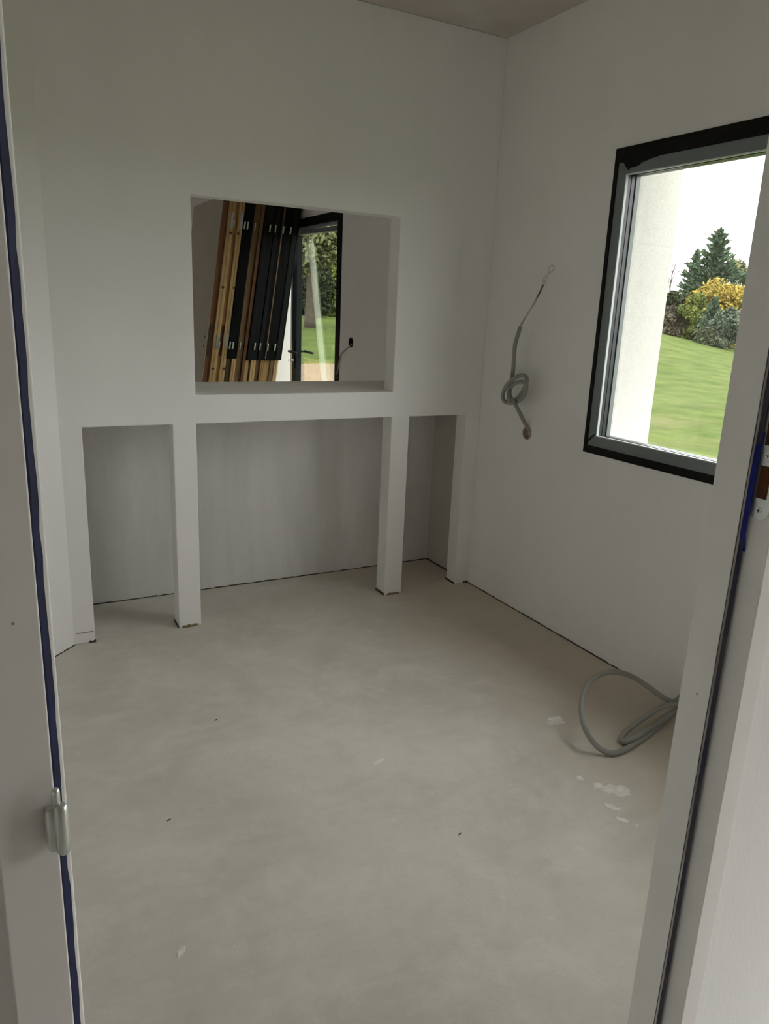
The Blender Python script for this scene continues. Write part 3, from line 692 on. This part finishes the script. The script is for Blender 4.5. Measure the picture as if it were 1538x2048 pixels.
def conifer(px, base_y, top_y, wpx, dist, key, label, n=4200, size=.11, seed=0):
    d = fwd + rt*((px-769)/FPX) - up*(((base_y+top_y)/2-1024)/FPX); b = Vector((d.x, d.y)).normalized()
    x, y = b.x*dist, b.y*dist; z = gz(x, y)
    dt = fwd + rt*((px-769)/FPX) - up*((top_y-1024)/FPX); H = EYE.z + dt.z/math.hypot(dt.x, dt.y)*dist - z
    Wm = wpx/FPX*dist*(d.length/math.hypot(d.x, d.y)); rr = np.random.default_rng(seed+5)
    t = empty('conifer', (x, y, z)); tag(t, label, 'tree')
    pts, dirs = [], []; nbz = 95; Bt = MB()
    Bt.tube([(x, y, z-.1), (x, y, z+H*.5), (x, y, z+H*.98)], [.16, .10, .02], 8)
    for k in range(nbz):
        h = (k+.5)/nbz; a = k*2.399+rr.uniform(-.3, .3); ln = Wm*.5*(1-h)**.85*rr.uniform(.6, 1.25)+.06
        e = np.array([math.cos(a), math.sin(a), .28+.5*h]); s0 = np.array([x, y, z+h*H*.97+.1])
        tip = s0+e*ln
        Bt.tube([s0, tip], [.025, .006], 5)
        m_ = max(8, int(n/nbz*(1.75-1.6*h)))
        q = rr.random((m_, 1))**.75; p = s0+(tip-s0)*q+rr.normal(size=(m_, 3))*np.array([1, 1, .6])*(.03+.10*(1-q)*ln*.5+.045*ln)
        pts.append(p); dirs.append(np.tile(e/np.linalg.norm(e), (m_, 1)))
    ht = rr.random((260, 1)); a2 = rr.random((260, 1))*6.283; wd = (1-ht)*.05*H*rr.random((260, 1))
    pts.append(np.concatenate([x+wd*np.cos(a2), y+wd*np.sin(a2), z+H*(.86+.14*ht)], 1)); dirs.append(np.tile([0, 0, 1.], (260, 1)))
    c = np.concatenate(pts); c[:, 2] = np.maximum(c[:, 2], z+.05); v, f = cards(c, size, np.concatenate(dirs), 1.7)
    MB().add(v, f).build('foliage', LM[key], t); Bt.build('trunk', BARK, t)
    return t
D0 = 46
conifer(1425, 684, 457, 150, D0+6, 'conifer', 'tall dark conifer rising highest in the middle of the window view', 15000, .075, 1)
conifer(1383, 676, 500, 76, D0+11, 'conifer', 'smaller dark conifer standing against the left side of the tall one', 6500, .07, 2)
broad(1476, 690, 498, 70, D0+11, 'olive', 'pale olive tree at the right edge of the window view', 6000, .075, .12, .1, 3)
broad(1450, 690, 556, 116, D0+2, 'yellow', 'bright yellow autumn tree in front of the conifers', 13000, .062, .12, .05, 4, 24)
broad(1340, 664, 572, 60, D0+4, 'dark', 'dark green bush beside the white outer wall in the window', 5000, .065, .1, 0, 5, 14, 'shrub')
broad(1352, 668, 612, 56, D0+1, 'brown', 'brownish undergrowth bush low between the dark bush and the green one', 4500, .06, .08, 0, 6, 12, 'shrub')
broad(1392, 678, 576, 60, D0+1, 'green', 'yellow green bush left of the yellow tree', 7000, .062, .1, 0, 7, 16, 'shrub')
conifer(1424, 686, 598, 46, D0-1, 'conifer', 'small dark young conifer in front of the yellow tree', 5000, .06, 8)
broad(1455, 692, 608, 66, D0-2, 'blue', 'grey blue shrub at the foot of the yellow tree', 8000, .06, .08, 0, 9, 16, 'shrub')
broad(1417, 686, 655, 56, D0-2, 'dark', 'low dark shrub under the young conifer', 3000, .06, .06, 0, 10, 10, 'shrub')
# bare twigs above the dark bush
tw = empty('sapling'); 
p0 = fwd + rt*((1338-769)/FPX) - up*((600-1024)/FPX)
hb_ = Vector((p0.x, p0.y)).normalized()*(D0+9)
def twp(px, py):
    d = fwd + rt*((px-769)/FPX) - up*((py-1024)/FPX); k = (D0+9)/math.hypot(d.x, d.y); return EYE+d*k
tw.location = (twp(1338, 600).x, twp(1338, 600).y, gz(twp(1338, 600).x, twp(1338, 600).y)); tag(tw, 'thin bare sapling beside the white outer wall', 'tree')
bpy.context.view_layer.update()
Bt = MB(); base = Vector(tw.location)
Bt.tube(catmull([base, twp(1339, 590), twp(1343, 555), twp(1352, 526)], 6), [.06]*6+[.045]*6+[.032]*7, 6)
for a in (((1343, 552), (1346, 541), (1352, 536)), ((1341, 570), (1346, 556), (1350, 545)), ((1345, 548), (1343, 538), (1347, 528)), ((1340, 580), (1338, 566), (1339, 556))):
    Bt.tube(catmull([twp(*q) for q in a], 4), .026, 5)
Bt.build('twig', BARK, tw)
# trees behind the garden door
broad(636, 637, 500, 56, 44, 'dark', 'dark bushy tree straight behind the garden door', 9000, .09, .2, 0, 21, 20)
broad(668, 637, 480, 90, 50, 'green', 'mid green tree right of the dark one behind the garden door', 9000, .09, .25, 0, 22, 20)
broad(590, 637, 470, 90, 52, 'dark', 'dark tree left of the trunk behind the garden door', 9000, .10, .25, 0, 23, 20)
big = broad(622, 640, 330, 200, 34, 'olive', 'big olive leaved tree whose crown hangs across the garden door', 32000, .065, .30, .42, 24, 34)
# the tree belt goes on between and beyond the two views
for k, bb in enumerate((14, 18, 30, 34, 38, 42, 57, 61, 65, 69)):
    dd = 52+(k % 3)*4; x, y = dd*math.sin(math.radians(bb)), dd*math.cos(math.radians(bb))
    broad_at(x, y, 5.5+(k*37 % 10)*.3, 6.5, ('green', 'dark', 'olive')[k % 3], 'tree of the belt that closes the garden out of sight of the openings', 1500, .2, .2, 0, 40+k, 14, group='tree belt out of sight')
